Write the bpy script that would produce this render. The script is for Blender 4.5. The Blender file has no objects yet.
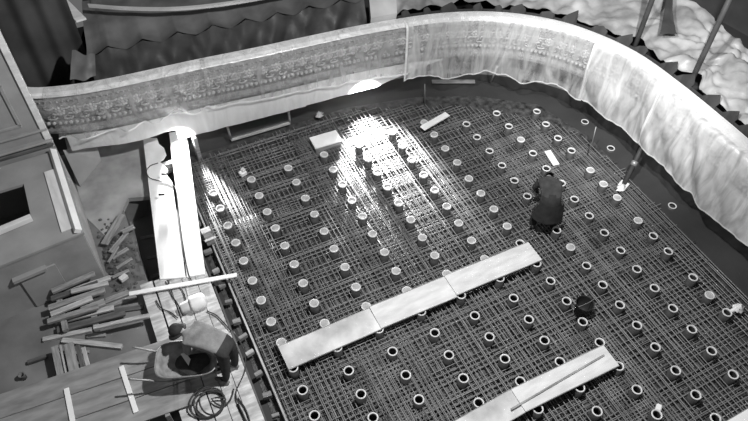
import bpy, bmesh, math, random
from mathutils import Vector, Matrix, noise
random.seed(7)
S = bpy.context.scene
COL = S.collection

# ------------------------------------------------------------------ camera
FPX = 678.132
CAM = Vector((-1.3735, -10.433, 11.411))
cam_d = bpy.data.cameras.new('camera')
cam_d.sensor_fit = 'HORIZONTAL'; cam_d.sensor_width = 36.0
cam_d.lens = FPX * 36.0 / 748.0
cam = bpy.data.objects.new('camera', cam_d); COL.objects.link(cam)
cam.location = CAM
cam.rotation_euler = (0.70097, -0.014976, -0.45974)
S.camera = cam
ROT = cam.rotation_euler.to_matrix()

def up(u, v, z=0.0):
    """point where the ray of photo pixel (u, v) meets the level z"""
    d = ROT @ Vector(((u - 374) / FPX, -(v - 210.5) / FPX, -1.0))
    return CAM + d * ((z - CAM.z) / d.z)

# ------------------------------------------------------------------ world, lights, exposure
w = bpy.data.worlds.new('world'); S.world = w; w.use_nodes = True
w.node_tree.nodes['Background'].inputs[0].default_value = (1, 1, 1, 1)
w.node_tree.nodes['Background'].inputs[1].default_value = 0.10

def lamp(name, kind, loc, power, target=None, size=0.1, angle=60, blend=0.5):
    d = bpy.data.lights.new(name, kind); d.energy = power; d.shadow_soft_size = size
    o = bpy.data.objects.new(name, d); COL.objects.link(o); o.location = loc
    if kind == 'SPOT': d.spot_size = math.radians(angle); d.spot_blend = blend
    if target is not None:
        o.rotation_euler = (Vector(target) - Vector(loc)).to_track_quat('-Z', 'Y').to_euler()
    return o
# hall lamp hanging high over the stalls, and a flood lamp beside it turned on the balcony bend
lamp('hall_lamp_offscreen', 'POINT', (2.7, -5.4, 9.2), 3000, size=0.16)
lamp('balcony_flood_offscreen', 'SPOT', (4.2, -7.0, 8.6), 3900, (8.7, -2.1, 2.3), 0.12, 46, 0.9)
# two flood lamps standing under the balcony
LAMP_A = Vector((4.42, 1.95, 0.98))
LAMP_B = Vector((-0.25, 2.4, 0.80))
lamp('under_balcony_lamp_a', 'SPOT', LAMP_A, 5600, (4.05, 0.0, 0.25), 0.05, 52, 0.7)
lamp('under_balcony_lamp_b', 'SPOT', LAMP_B, 2400, (-.28, -.9, 0.15), 0.05, 46, 0.6)

vs = S.view_settings
vs.view_transform = 'Standard'; vs.look = 'None'; vs.gamma = 1.0; vs.use_curve_mapping = False
vs.exposure = 0.38

# ------------------------------------------------------------------ materials
MATS = {}
def mat(name, v, rough=0.8, var=0.25, scale=6.0, bump=0.2, metal=0.0, spec=0.3, detail=6, stretch=None, bscale=None):
    if name in MATS: return MATS[name]
    m = bpy.data.materials.new(name); m.use_nodes = True
    nt = m.node_tree; n = nt.nodes; l = nt.links
    b = n['Principled BSDF']
    b.inputs['Roughness'].default_value = rough; b.inputs['Metallic'].default_value = metal
    b.inputs['Specular IOR Level'].default_value = spec
    tc = n.new('ShaderNodeTexCoord'); mp = n.new('ShaderNodeMapping')
    l.new(tc.outputs['Object'], mp.inputs[0])
    if stretch: mp.inputs['Scale'].default_value = stretch
    tx = n.new('ShaderNodeTexNoise'); tx.inputs['Scale'].default_value = scale; tx.inputs['Detail'].default_value = detail
    l.new(mp.outputs[0], tx.inputs['Vector'])
    cr = n.new('ShaderNodeValToRGB')
    lo = max(0, v * (1 - var)); hi = min(1, v * (1 + var))
    cr.color_ramp.elements[0].position = 0.3; cr.color_ramp.elements[1].position = 0.7
    cr.color_ramp.elements[0].color = (lo, lo, lo, 1); cr.color_ramp.elements[1].color = (hi, hi, hi, 1)
    l.new(tx.outputs['Fac'], cr.inputs[0]); l.new(cr.outputs[0], b.inputs['Base Color'])
    if bump:
        t2 = n.new('ShaderNodeTexNoise'); t2.inputs['Scale'].default_value = bscale or scale * 4; t2.inputs['Detail'].default_value = 4
        l.new(mp.outputs[0], t2.inputs['Vector'])
        bp = n.new('ShaderNodeBump'); bp.inputs['Strength'].default_value = bump; bp.inputs['Distance'].default_value = 0.02
        l.new(t2.outputs['Fac'], bp.inputs['Height']); l.new(bp.outputs[0], b.inputs['Normal'])
    MATS[name] = m
    return m

def film(name, v, alpha, trans=0.5, rough=0.35, gloss=0.12, spread=0.15):
    """plastic film: part clear, part milky and translucent, a little sheen"""
    m = bpy.data.materials.new(name); m.use_nodes = True
    nt = m.node_tree; n = nt.nodes; l = nt.links
    for x in list(n): n.remove(x)
    out = n.new('ShaderNodeOutputMaterial')
    tr = n.new('ShaderNodeBsdfTransparent'); df = n.new('ShaderNodeBsdfDiffuse'); tl = n.new('ShaderNodeBsdfTranslucent'); gl = n.new('ShaderNodeBsdfGlossy')
    df.inputs[0].default_value = tl.inputs[0].default_value = (v, v, v, 1); gl.inputs['Roughness'].default_value = rough
    tc = n.new('ShaderNodeTexCoord')
    nz = n.new('ShaderNodeTexNoise'); nz.inputs['Scale'].default_value = 3.0; nz.inputs['Detail'].default_value = 8; nz.inputs['Distortion'].default_value = 1.2
    mp = n.new('ShaderNodeMapping'); mp.inputs['Scale'].default_value = (1.3, 1.3, .28); mp.inputs['Rotation'].default_value = (0.25, 0.2, 0)
    l.new(tc.outputs['Object'], mp.inputs[0]); l.new(mp.outputs[0], nz.inputs['Vector'])
    mr = n.new('ShaderNodeMapRange'); mr.inputs[1].default_value = 0.3; mr.inputs[2].default_value = 0.7
    mr.inputs[3].default_value = max(0, alpha - spread); mr.inputs[4].default_value = min(1, alpha + spread)
    l.new(nz.outputs['Fac'], mr.inputs[0])
    bp = n.new('ShaderNodeBump'); bp.inputs['Strength'].default_value = 0.5; bp.inputs['Distance'].default_value = 0.03
    l.new(nz.outputs['Fac'], bp.inputs['Height'])
    for s in (df, tl, gl): l.new(bp.outputs[0], s.inputs['Normal'])
    m1 = n.new('ShaderNodeMixShader'); m1.inputs[0].default_value = trans; l.new(df.outputs[0], m1.inputs[1]); l.new(tl.outputs[0], m1.inputs[2])
    m2 = n.new('ShaderNodeMixShader'); m2.inputs[0].default_value = gloss; l.new(m1.outputs[0], m2.inputs[1]); l.new(gl.outputs[0], m2.inputs[2])
    m3 = n.new('ShaderNodeMixShader'); l.new(mr.outputs[0], m3.inputs[0]); l.new(tr.outputs[0], m3.inputs[1]); l.new(m2.outputs[0], m3.inputs[2])
    l.new(m3.outputs[0], out.inputs['Surface'])
    MATS[name] = m
    return m

M_slab = mat('slab', 0.06, 0.5, 0.75, 7.0, 0.8, spec=0.5, bscale=26, detail=12)
M_dark_floor = mat('bitumen_floor', 0.045, 0.75, 0.2, 1.2, 0.15)
M_bar = mat('rebar', 0.22, 0.5, 0.6, 2.2, 0.0, metal=0.15, spec=0.5)
M_bar2 = M_bar
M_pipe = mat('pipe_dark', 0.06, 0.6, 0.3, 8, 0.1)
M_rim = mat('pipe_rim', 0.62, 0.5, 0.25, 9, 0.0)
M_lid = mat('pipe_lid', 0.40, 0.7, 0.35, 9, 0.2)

M_panel = mat('formwork_panel', 0.62, 0.75, 0.16, 2.0, 0.15, stretch=(1, 4, 4))
M_panel_worn = mat('formwork_panel_worn', 0.52, 0.75, 0.42, 1.5, 0.15)
M_white = mat('white_board', 0.80, 0.7, 0.08, 3, 0.1)
M_wood = mat('timber', 0.26, 0.8, 0.4, 3.0, 0.3, stretch=(1, 8, 8))
M_wood_l = mat('timber_pale', 0.42, 0.8, 0.35, 3.0, 0.3, stretch=(1, 8, 8))
M_wood_d = mat('timber_dark', 0.10, 0.85, 0.4, 3.0, 0.3, stretch=(1, 8, 8))
M_ramp = mat('ramp_ply', 0.24, 0.7, 0.35, 1.6, 0.15, stretch=(1, 4, 1))
M_deck = mat('deck_board', 0.48, 0.8, 0.35, 3.0, 0.3, stretch=(5, 1, 5))
M_ground = mat('concrete_ground', 0.17, 0.85, 0.3, 1.2, 0.2)
M_plaster = mat('plaster', 0.42, 0.85, 0.25, 1.4, 0.15)
M_alcove = mat('alcove_screed', 0.34, 0.85, 0.35, 1.6, 0.15)
M_box = mat('box_top', 0.28, 0.8, 0.15, 1.8, 0.1)
M_box_front = mat('box_front', 0.27, 0.8, 0.2, 1.8, 0.1)
M_stucco = mat('stucco', 0.24, 0.8, 0.35, 9, 0.5)
M_orn = mat('stucco_relief', 0.42, 0.8, 0.3, 9, 0.2)
M_rail = mat('rail_wrap', 0.74, 0.55, 0.12, 5, 0.3)
M_black = mat('black_paint', 0.02, 0.6, 0.2, 5, 0)
M_backdrop = mat('dark_drape', 0.05, 0.85, 0.4, 1.0, 0.2)
M_tarp_d = mat('tarp_dark', 0.04, 0.5, 0.3, 2.0, 0.3, spec=0.35)
M_tarp_g = mat('tarp_grey', 0.12, 0.45, 0.35, 1.6, 0.4, spec=0.5)
M_tarp_w = mat('tarp_white', 0.28, 0.4, 0.5, 1.6, 0.5)
M_steel = mat('steel', 0.30, 0.45, 0.3, 5, 0.1, metal=0.5)
M_pole = mat('pole_dark', 0.05, 0.6, 0.3, 3, 0)
M_rubble = mat('rubble', 0.11, 0.9, 0.5, 5, 0.4)
M_mortar = mat('mortar', 0.035, 0.8, 0.3, 12, 0.5)
M_barrow = mat('barrow_tub', 0.24, 0.6, 0.5, 5, 0.2)
M_cable = mat('cable', 0.04, 0.6, 0.2, 5, 0)
M_coat = mat('dark_coat', 0.028, 0.85, 0.35, 6, 0.4)
M_coat2 = mat('dark_coat_upper', 0.05, 0.85, 0.3, 6, 0.4)
M_shirt = mat('pale_shirt', 0.22, 0.85, 0.3, 5, 0.4)
M_trouser = mat('dark_trousers', 0.04, 0.85, 0.3, 6, 0.4)
M_skin = mat('skin', 0.35, 0.6, 0.1, 6, 0)
M_hair = mat('hair', 0.03, 0.7, 0.3, 20, 0.3)
M_boot = mat('boot', 0.16, 0.6, 0.3, 6, 0)
M_film = film('plastic_film', 0.55, 0.24, 0.4, gloss=.25, spread=.2)
M_film_m = film('plastic_film_half_milky', 0.8, 0.42, 0.35, spread=.32)
M_hem = film('plastic_hem', 0.9, 0.9, 0.3)
M_film_w = film('plastic_film_milky', 0.82, 0.68, 0.3, spread=.28)
M_cloth = film('white_skirt_cloth', 0.8, 0.97, 0.3, gloss=0.02)

# ------------------------------------------------------------------ helpers
def tag(o, label=None, cat=None, group=None, kind=None):
    if label: o['label'] = label
    if cat: o['category'] = cat
    if group: o['group'] = group
    if kind: o['kind'] = kind
    return o
def empty(name, loc):
    o = bpy.data.objects.new(name, None); o.empty_display_size = 0.1
    COL.objects.link(o); o.location = loc
    return o
def link(name, me, m, parent=None, smooth=False):
    if m is not None and len(me.materials) == 0: me.materials.append(m)
    if smooth:
        me.polygons.foreach_set('use_smooth', [True] * len(me.polygons))
    o = bpy.data.objects.new(name, me); COL.objects.link(o)
    if parent is not None: setpar(o, parent)
    return o
def setpar(o, parent):
    o.parent = parent
    loc = Vector(parent.location); q = parent.parent
    while q is not None: loc += Vector(q.location); q = q.parent
    o.matrix_parent_inverse = Matrix.Translation(-loc)
def pydata(name, v, f, m, parent=None, smooth=False):
    me = bpy.data.meshes.new(name); me.from_pydata([tuple(x) for x in v], [], f); me.update()
    return link(name, me, m, parent, smooth)
def box_bm(bm, c, s, rz=0.0, M=None):
    r = bmesh.ops.create_cube(bm, size=1.0)
    T = (M if M is not None else Matrix.Translation(c) @ Matrix.Rotation(rz, 4, 'Z')) @ Matrix.Diagonal((s[0], s[1], s[2], 1))
    bmesh.ops.transform(bm, matrix=T, verts=r['verts'])
def bm_obj(name, bm, m, parent=None, smooth=False, bevel=0.0):
    if bevel: bmesh.ops.bevel(bm, geom=list(bm.edges), offset=bevel, segments=1, affect='EDGES')
    me = bpy.data.meshes.new(name); bm.to_mesh(me); bm.free()
    return link(name, me, m, parent, smooth)
def place(o, M):
    o.matrix_world = M
def box(name, c, s, m, rz=0.0, parent=None, bevel=0.0):
    """box with its own local frame so that wood grain follows it"""
    bm = bmesh.new(); box_bm(bm, (0, 0, 0), s)
    o = bm_obj(name, bm, m, parent, bevel=bevel)
    o.location = c; o.rotation_euler = (0, 0, rz)
    return o
def beam(name, p, q, wd, th, m, parent=None, bevel=0.004, updir=(0, 0, 1)):
    """a board from p to q (centre line of its top)"""
    p = Vector(p); q = Vector(q); d = q - p; L = d.length; x = d.normalized()
    z = Vector(updir); y = z.cross(x).normalized(); z = x.cross(y)
    bm = bmesh.new(); box_bm(bm, (0, 0, 0), (L, wd, th))
    o = bm_obj(name, bm, m, parent, bevel=bevel)
    R = Matrix((x, y, z)).transposed()
    o.rotation_euler = R.to_euler(); o.location = (p + q) / 2 - z * th / 2
    return o
def tube_geo(pts, r, n=8, closed=False):
    pts = [Vector(p) for p in pts]; V = []; F = []
    N = len(pts)
    prev = None
    for i, p in enumerate(pts):
        if closed: t = (pts[(i + 1) % N] - pts[i - 1])
        else: t = pts[min(i + 1, N - 1)] - pts[max(i - 1, 0)]
        t.normalize()
        a = Vector((0, 0, 1)) if abs(t.z) < 0.9 else Vector((1, 0, 0))
        if prev is not None and abs(prev.dot(t)) < 0.95: a = prev
        y = (a - t * a.dot(t)).normalized(); x = t.cross(y); prev = y
        rr = r[i] if isinstance(r, (list, tuple)) else r
        for k in range(n):
            an = 2 * math.pi * k / n
            V.append(p + (x * math.cos(an) + y * math.sin(an)) * rr)
    for i in range(N if closed else N - 1):
        for k in range(n):
            a = i * n + k; b = i * n + (k + 1) % n; j = ((i + 1) % N) * n
            F.append((a, b, j + (k + 1) % n, j + k))
    if not closed:
        F.append(tuple(range(n - 1, -1, -1))); F.append(tuple(range((N - 1) * n, N * n)))
    return V, F
def tube(name, pts, r, m, parent=None, n=8, closed=False):
    V, F = tube_geo(pts, r, n, closed)
    return pydata(name, V, F, m, parent, True)
def smooth_pts(pts, k=8, closed=False):
    P = [Vector(p) for p in pts]; out = []
    N = len(P)
    rng = range(N if closed else N - 1)
    for i in rng:
        p0 = P[i - 1] if (i > 0 or closed) else P[0] * 2 - P[1]
        p1 = P[i]; p2 = P[(i + 1) % N]
        p3 = P[(i + 2) % N] if (i + 2 < N or closed) else P[-1] * 2 - P[-2]
        for j in range(k):
            t = j / k
            out.append(0.5 * ((2 * p1) + (p2 - p0) * t + (2 * p0 - 5 * p1 + 4 * p2 - p3) * t * t + (3 * p1 - p0 - 3 * p2 + p3) * t ** 3))
    if not closed: out.append(P[-1])
    return out
def lathe_geo(prof, n=20, close=True):
    V = []; F = []
    for r, z in prof:
        for k in range(n):
            a = 2 * math.pi * k / n; V.append((r * math.cos(a), r * math.sin(a), z))
    for i in range(len(prof) - 1):
        for k in range(n):
            F.append((i * n + k, i * n + (k + 1) % n, (i + 1) * n + (k + 1) % n, (i + 1) * n + k))
    return V, F
def mesh_of(name, V, F, m, smooth=True):
    me = bpy.data.meshes.new(name); me.from_pydata([tuple(v) for v in V], [], F); me.update()
    me.materials.append(m)
    if smooth: me.polygons.foreach_set('use_smooth', [True] * len(me.polygons))
    return me
def grid(name, fn, nu, nv, m, parent=None, smooth=True):
    V = [fn(i / nu, j / nv) for i in range(nu + 1) for j in range(nv + 1)]
    F = [(i * (nv + 1) + j, (i + 1) * (nv + 1) + j, (i + 1) * (nv + 1) + j + 1, i * (nv + 1) + j + 1) for i in range(nu) for j in range(nv)]
    return pydata(name, V, F, m, parent, smooth)
def ns(x, y=0.0, z=0.0): return noise.noise(Vector((x, y, z)))

# ------------------------------------------------------------------ large structure
# floor under the mesh: formwork deck, and the bare dark floor round it under the balcony
tag(pydata('floor', [(-0.62, 1.6, -.13), (-0.62, -10.5, -.13), (8.9, -10.5, -.13), (8.95, -2, -.13), (8.5, -.4, -.13), (7.2, .6, -.13), (5.8, 1.2, -.13), (4, 1.6, -.13)],
    [tuple(range(8))], M_slab), kind='structure')
PX0, PX1, PY0, PY1 = -1.88, -1.20, -2.25, .85       # the open pit between debris and planks
def slabs(name, rects, z0, z1, m):
    V, F = [], []
    for x0, x1, y0, y1 in rects:
        b = len(V); V += [(x, y, z) for z in (z0, z1) for x, y in ((x0, y0), (x1, y0), (x1, y1), (x0, y1))]
        F += [tuple(b + i for i in f) for f in ((3, 2, 1, 0), (4, 5, 6, 7), (0, 1, 5, 4), (1, 2, 6, 5), (2, 3, 7, 6), (3, 0, 4, 7))]
    return tag(pydata(name, V, F, m), kind='structure')
slabs('floor_surround', [(-12, PX0, -14, 8), (PX1, 16, -14, 8), (PX0, PX1, -14, PY0), (PX0, PX1, PY1, 8)], -.2, -.14, M_dark_floor)
slabs('floor_side', [(-7.7, PX0, -6.8, 2.8), (PX0, -.84, -6.8, PY0), (PX1, -.84, PY0, .5)], -.12, 0, M_ground)
slabs('floor_pit', [(PX0 - .1, PX1 + .1, PY0 - .1, PY1 + .1)], -.9, -.8, M_ground)
slabs('wall_pit', [(PX0 - .1, PX0, PY0 - .1, PY1 + .1), (PX1, PX1 + .1, PY0 - .1, PY1 + .1), (PX0, PX1, PY0 - .1, PY0), (PX0, PX1, PY1, PY1 + .1)], -.85, -.13, M_ground)

# plan of the balcony front (back edge of its rail)
PATH = smooth_pts([(x, y, 0) for x, y in [(-3.3, 2.75), (-2.8, 2.22), (-2.16, 1.95), (-1.21, 1.77), (.43, 1.63), (1.71, 1.49), (3.05, 1.37), (4.46, 1.22), (6.09, .9),
      (7.36, .35), (8.35, -.48), (8.92, -1.38), (9.24, -2.3), (9.34, -3.37), (9.36, -4.49), (9.34, -5.6), (9.3, -7.2), (9.25, -9.5)]], 10)
CUM = [0.0]
for a, b in zip(PATH, PATH[1:]): CUM.append(CUM[-1] + (b - a).length)
LEN = CUM[-1]
def path_at(s):
    s = min(max(s, 0), LEN - 1e-4)
    lo = 0; hi = len(CUM) - 1
    while hi - lo > 1:
        md = (lo + hi) // 2
        if CUM[md] <= s: lo = md
        else: hi = md
    t = (s - CUM[lo]) / (CUM[hi] - CUM[lo])
    a = PATH[max(lo - 1, 0)]; b = PATH[min(hi + 1, len(PATH) - 1)]
    d = (b - a).normalized()
    return PATH[lo].lerp(PATH[hi], t), d
def pp(s, off, z):
    """point at arc length s, off metres into the hall from the rail's back edge"""
    p, d = path_at(s); nrm = Vector((d.y, -d.x, 0))
    return Vector((p.x + nrm.x * off, p.y + nrm.y * off, z))
def s_of_x(x):
    best = min(range(len(PATH)), key=lambda i: abs(PATH[i].x - x) + (0 if PATH[i].y > -2.2 else 99)); return CUM[best]
def s_of_y(y):
    best = min(range(len(PATH)), key=lambda i: abs(PATH[i].y - y) + (0 if PATH[i].x > 7 else 99)); return CUM[best]
def sweep(name, prof, m, s0=0.0, s1=None, n=150, parent=None, smooth=False, closed=True):
    s1 = LEN if s1 is None else s1
    V = []; F = []; k = len(prof)
    for i in range(n + 1):
        s = s0 + (s1 - s0) * i / n
        for off, z in prof: V.append(pp(s, off, z))
    for i in range(n):
        for j in range(k if closed else k - 1):
            a = i * k + j; b = i * k + (j + 1) % k
            F.append((a, b, b + k, a + k))
    if closed: F.append(tuple(range(k))); F.append(tuple(range(n * k + k - 1, n * k - 1, -1)))
    return pydata(name, V, F, m, parent, smooth)

par = empty('balcony_parapet', (3, 1.2, 1.2))
tag(par, 'curved stucco balcony front with rosettes and beads behind plastic film', 'balcony', kind='structure')
prof = [(.04, 2.38), (.04, 1.30), (.10, 1.30), (.16, 1.36), (.17, 1.44), (.10, 1.50), (.12, 1.58), (.20, 1.66), (.22, 1.72), (.19, 1.76), (.22, 1.86), (.25, 2.0), (.24, 2.14), (.20, 2.24), (.22, 2.27), (.20, 2.31), (.17, 2.38)]
sweep('parapet_body', prof[::-1], M_stucco, parent=par)
sweep('rail', [(-.02, 2.38), (-.02, 2.47), (.02, 2.50), (.21, 2.50), (.26, 2.47), (.27, 2.42), (.22, 2.38)], M_rail, parent=par, smooth=False)
# rosettes on the belly of the parapet, and its row of beads
V, F = [], []
for k in range(8):
    a = 2 * math.pi * k / 8
    v, f = lathe_geo([(0, .035), (.022, .028), (.03, .01), (.03, 0)], 8)
    b = len(V); V += [(x + .055 * math.cos(a), y + .055 * math.sin(a), z) for x, y, z in v]; F += [tuple(i + b for i in q) for q in f]
v, f = lathe_geo([(0, .05), (.025, .042), (.035, .02), (.035, 0)], 10); b = len(V); V += v; F += [tuple(i + b for i in q) for q in f]
me_ros = mesh_of('rosette', [(x * 1.35, y * 1.35, z) for x, y, z in V], F, M_orn)
s = 1.3
while s < LEN - 3.4:
    o = bpy.data.objects.new('rosette', me_ros); COL.objects.link(o)
    p, d = path_at(s); nrm = Vector((d.y, -d.x, 0)); zz = Vector((0, 0, 1))
    R = Matrix((d, zz, nrm)).transposed()
    o.rotation_euler = R.to_euler(); o.location = pp(s, .235, 2.04); setpar(o, par)
    s += .30
V, F = [], []
s = .9
while s < LEN - 2.5:
    for off, z, r in ((.24, 1.72, .042), (.235, 2.27, .016)):
        v, f = lathe_geo([(0, -r), (r * .7, -r * .7), (r, 0), (r * .7, r * .7), (0, r)], 6)
        c = pp(s, off, z); b = len(V); V += [Vector(x) + c for x in v]; F += [tuple(i + b for i in q) for q in f]
    s += .105
# leaf scrolls between rosettes
s = 1.15
while s < LEN - 3.4:
    for zz_, sg in ((1.93, 1), (2.14, -1), (1.87, -1)):
        pts = [pp(s + .11 * math.cos(t) * (1 - t / 9) + .04 * sg, .25, zz_ + .045 * math.sin(t) * sg) for t in [0, .9, 1.8, 2.7, 3.6, 4.5]]
        v, f = tube_geo(pts, [.018, .02, .02, .017, .013, .008], 5); b = len(V); V += v; F += [tuple(i + b for i in q) for q in f]
    s += .30
tag(pydata('bead_moulding', V, F, M_orn, par, True), kind='stuff')

# balcony slab, under-balcony wall, back wall of the balcony
tag(sweep('floor_balcony', [(.04, 1.30), (.04, 1.62), (-4.2, 1.62), (-4.2, 1.30)], M_dark_floor), kind='structure')
tag(sweep('wall_under_balcony', [(-1.05, -.14), (-1.05, 1.30), (-1.2, 1.30), (-1.2, -.14)], M_box), kind='structure')
tag(sweep('wall_back', [(-3.9, 1.6), (-3.9, 6.5), (-4.1, 6.5), (-4.1, 1.6)], M_backdrop), kind='structure')

# the side wall beside the stage box, with its mouldings
wl = empty('wall_left', (-4.4, 1.5, 0)); tag(wl, kind='structure')
box('wall_body', (-4.72, 1.62, 4.95), (4.0, .46, 10.1), M_box, parent=wl)
box('moulding', (-4.71, 1.36, 1.62), (4.06, .10, .07), M_wood_d, parent=wl, bevel=.01)
box('moulding', (-4.71, 1.34, 1.74), (4.10, .12, .05), M_box, parent=wl, bevel=.01)
box('moulding', (-4.71, 1.36, 2.02), (4.06, .08, .05), M_box_front, parent=wl, bevel=.01)
for zc, h in ((2.75, 1.0),):
    for dx in (-.62, .62): box('panel_frame', (-3.72 + dx, 1.375, zc), (.07, .05, h), M_box_front, parent=wl, bevel=.01)
    for dz in (-h / 2, h / 2): box('panel_frame', (-3.72, 1.375, zc + dz), (1.31, .05, .07), M_box_front, parent=wl, bevel=.01)
box('edge_board', (-2.74, 1.42, 5.0), (.12, .16, 6.9), M_panel, parent=wl, bevel=.01)

# ------------------------------------------------------------------ stage box (low boarded enclosure)
sb = empty('stage_box', (-3.9, 0, 0))
tag(sb, 'low grey boarded box with a dark hatch in its flat top beside the debris', 'box')
def prism(name, poly, z0, z1, m, parent):
    n = len(poly); V = [(x, y, z0) for x, y in poly] + [(x, y, z1) for x, y in poly]
    F = [tuple(range(n - 1, -1, -1)), tuple(range(n, 2 * n))] + [(i, (i + 1) % n, n + (i + 1) % n, n + i) for i in range(n)]
    return pydata(name, V, F, m, parent)
prism('front_panel', [(-6.2, -1.42), (-2.64, -1.10), (-2.64, -1.05), (-6.2, -1.37)], 0, 1.40, M_box_front, sb)
prism('side_panel', [(-2.69, -1.08), (-2.62, -1.08), (-2.66, 1.30), (-2.73, 1.30)], 0, 1.40, M_plaster, sb)
# top with a hatch hole
hx0, hx1, hy0, hy1 = -4.6, -3.42, -.42, .62
for poly in ([(-6.2, -1.44), (-2.60, -1.12), (-2.60, hy0), (-6.2, hy0)], [(-6.2, hy1), (-2.63, hy1), (-2.66, 1.30), (-6.2, 1.30)],
             [(hx1, hy0), (-2.60, hy0), (-2.63, hy1), (hx1, hy1)], [(-6.2, hy0), (hx0, hy0), (hx0, hy1), (-6.2, hy1)]):
    prism('top_board', poly, 1.40, 1.46, M_box, sb)
box('hatch_well', (-4.0, .1, .03), (2.6, 2.2, .04), M_box_front, parent=sb)
beam('hatch_sill', (-4.75, -.58, 1.58), (-3.40, -.40, 1.58), .11, .11, M_panel, sb)
beam('edge_strip', (-2.66, -1.1, 1.56), (-2.72, 1.26, 1.56), .12, .10, M_white, sb, updir=(.5, 0, .8))
beam('edge_strip', (-2.86, -.95, 1.49), (-2.90, .75, 1.49), .22, .03, M_panel, sb)
beam('ledge', (-4.05, -1.28, 1.02), (-3.45, -1.22, 1.02), .10, .08, M_box, sb)
prism('door_panel', [(-3.95, -1.255), (-3.30, -1.195), (-3.30, -1.14), (-3.95, -1.2)], .02, .95, M_box, sb)

# plaster floor/wall seen between box and planks
AP = [(u, v) for u, v in ((60, 120), (150, 118), (149, 150), (154, 196), (128, 198), (109, 240), (84, 215))]
AP = [up(u, v, .02) for u, v in AP]
n_ = len(AP)
tag(pydata('floor_alcove', AP + [p - Vector((0, 0, .12)) for p in AP], [tuple(range(n_ - 1, -1, -1)), tuple(range(n_, 2 * n_))] + [(i, (i + 1) % n_, n_ + (i + 1) % n_, n_ + i) for i in range(n_)], M_alcove), kind='structure')
LBN = Vector((0, 0, .03))
o = pydata('leaning_board', [up(63, 150, .82), up(97, 146, .68), up(101, 160, .42), up(80, 186, .06), up(63, 150, .82) - LBN, up(97, 146, .68) - LBN, up(101, 160, .42) - LBN, up(80, 186, .06) - LBN],
    [(0, 1, 2, 3), (7, 6, 5, 4), (0, 4, 5, 1), (1, 5, 6, 2), (2, 6, 7, 3), (3, 7, 4, 0)], M_box)
tag(o, 'grey board leaning against the side of the boarded stage box', 'board')

# ------------------------------------------------------------------ reinforcement mesh
def interp(t, x):
    if x <= t[0][0]: return t[0][1]
    for (a, b), (c, d) in zip(t, t[1:]):
        if x <= c: return b + (d - b) * (x - a) / (c - a)
    return t[-1][1]
YMAX = [(-.4, 1.35), (3.75, 1.38), (5.6, .85), (7.0, 0), (8.25, -1.05), (8.7, -2.0), (8.95, -3.4)]  # mesh drawn in at the bend, shade there put into its outline
def ymax(x): return interp(YMAX, x)
XMAX = [(-9.6, 8.45), (-7.4, 8.55), (-5.5, 8.8), (-3.0, 8.9), (-2.0, 8.7), (-1.05, 8.25), (0, 7.0), (.85, 5.6), (1.36, 3.9)]
def xmax(y): return interp(XMAX, y)
cols = [
 [(213,192.5),(220.2,208),(228,225),(235.5,242.2),(243.5,260.2),(252.5,280.2),(261.2,299.8),(270.8,321.2),(281,342.2),(293,367.2),(302.5,390),(314.5,415)],
 [(251.2,179.2),(259,195),(267,211.5),(275.5,227.8),(284.5,245.2),(294,263.8),(303.2,283),(314.2,302.8),(324.5,323),(337.5,347),(348.8,370),(360.8,394),(372.8,417.5)],
 [(288.2,167.5),(296.2,181.8),(305.2,197.5),(314.2,213.8),(324,230.8),(334,248.5),(344.8,266.8),(355.8,286.5),(366,306),(379,328.5),(392.2,351),(405.5,374.8),(419.2,399)],
 [(324,154.2),(333,169),(342.2,184.2),(352,200.2),(362.5,216),(372.5,233.5),(384.5,251.8),(396,270.8),(407,290),(421.5,311.2),(434.8,332.5),(448.8,354.8),(463.5,378),(478.8,402.5)],
 [(359,144.5),(368,158.2),(377.5,172.2),(387.8,186.8),(399,202.8),(410.8,219.2),(422.5,237.2),(434.8,255.2),(447,273.5),(461.2,294.8),(474.8,315),(489.8,336.5),(505,358.5),(520.5,381),(538.5,408.5)],
 [(392.5,131.5),(402.2,145.5),(412,159.5),(423.8,174.5),(434.8,189.8),(446.8,206),(459,222.8),(471.8,240.2),(484.8,258.5),(499.8,278),(513.8,297.5),(529,319),(544.8,340),(560.5,361.5),(579.8,387.2),(597.2,410.8)],
 [(424.2,121.8),(434.5,134),(445.5,148),(457,162),(469,178),(481,192.8),(494,208.8),(507.5,225.8),(520.5,242.8),(537,262.8),(550.5,280.5),(566.8,300.5),(582.8,321.5),(600.2,342.2),(619.2,366),(637.2,389.5),(657,414.2)],
 [(466.5,123.5),(477.2,136.5),(489.5,150.5),(502,165),(514.5,180.2),(527.5,195.8),(556.8,229.8),(571,246.8),(586.8,265.2),(603,284.2),(620,304.5),(637.2,324.8),(656,347),(675.8,370),(696.2,394.2),(716.2,418)],
 [(497,112.8),(509,125.8),(521,139.2),(533.2,152.8),(546.8,168),(561.8,182.6),(574.6,198.6),(589.4,215.2),(604.5,232.2),(620.8,250),(637.2,268.5),(655,287.5),(673,307.8),(692,328.8),(712,350.5),(733.5,374)],
 [(536.8,111),(546.2,123.8),(558.2,137.5),(571.8,150.2),(590.6,169.9),(603.7,183.5),(617.2,197.1),(638.5,220.2),(653.4,235.3),(668.4,251),(693.3,277.1),(710,294.6),(727.3,312)],
 [(585,121.5),(611,148),(672.5,205.5)],
]
SLV = [up(u, v, .2) for c in cols for u, v in c]
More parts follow.
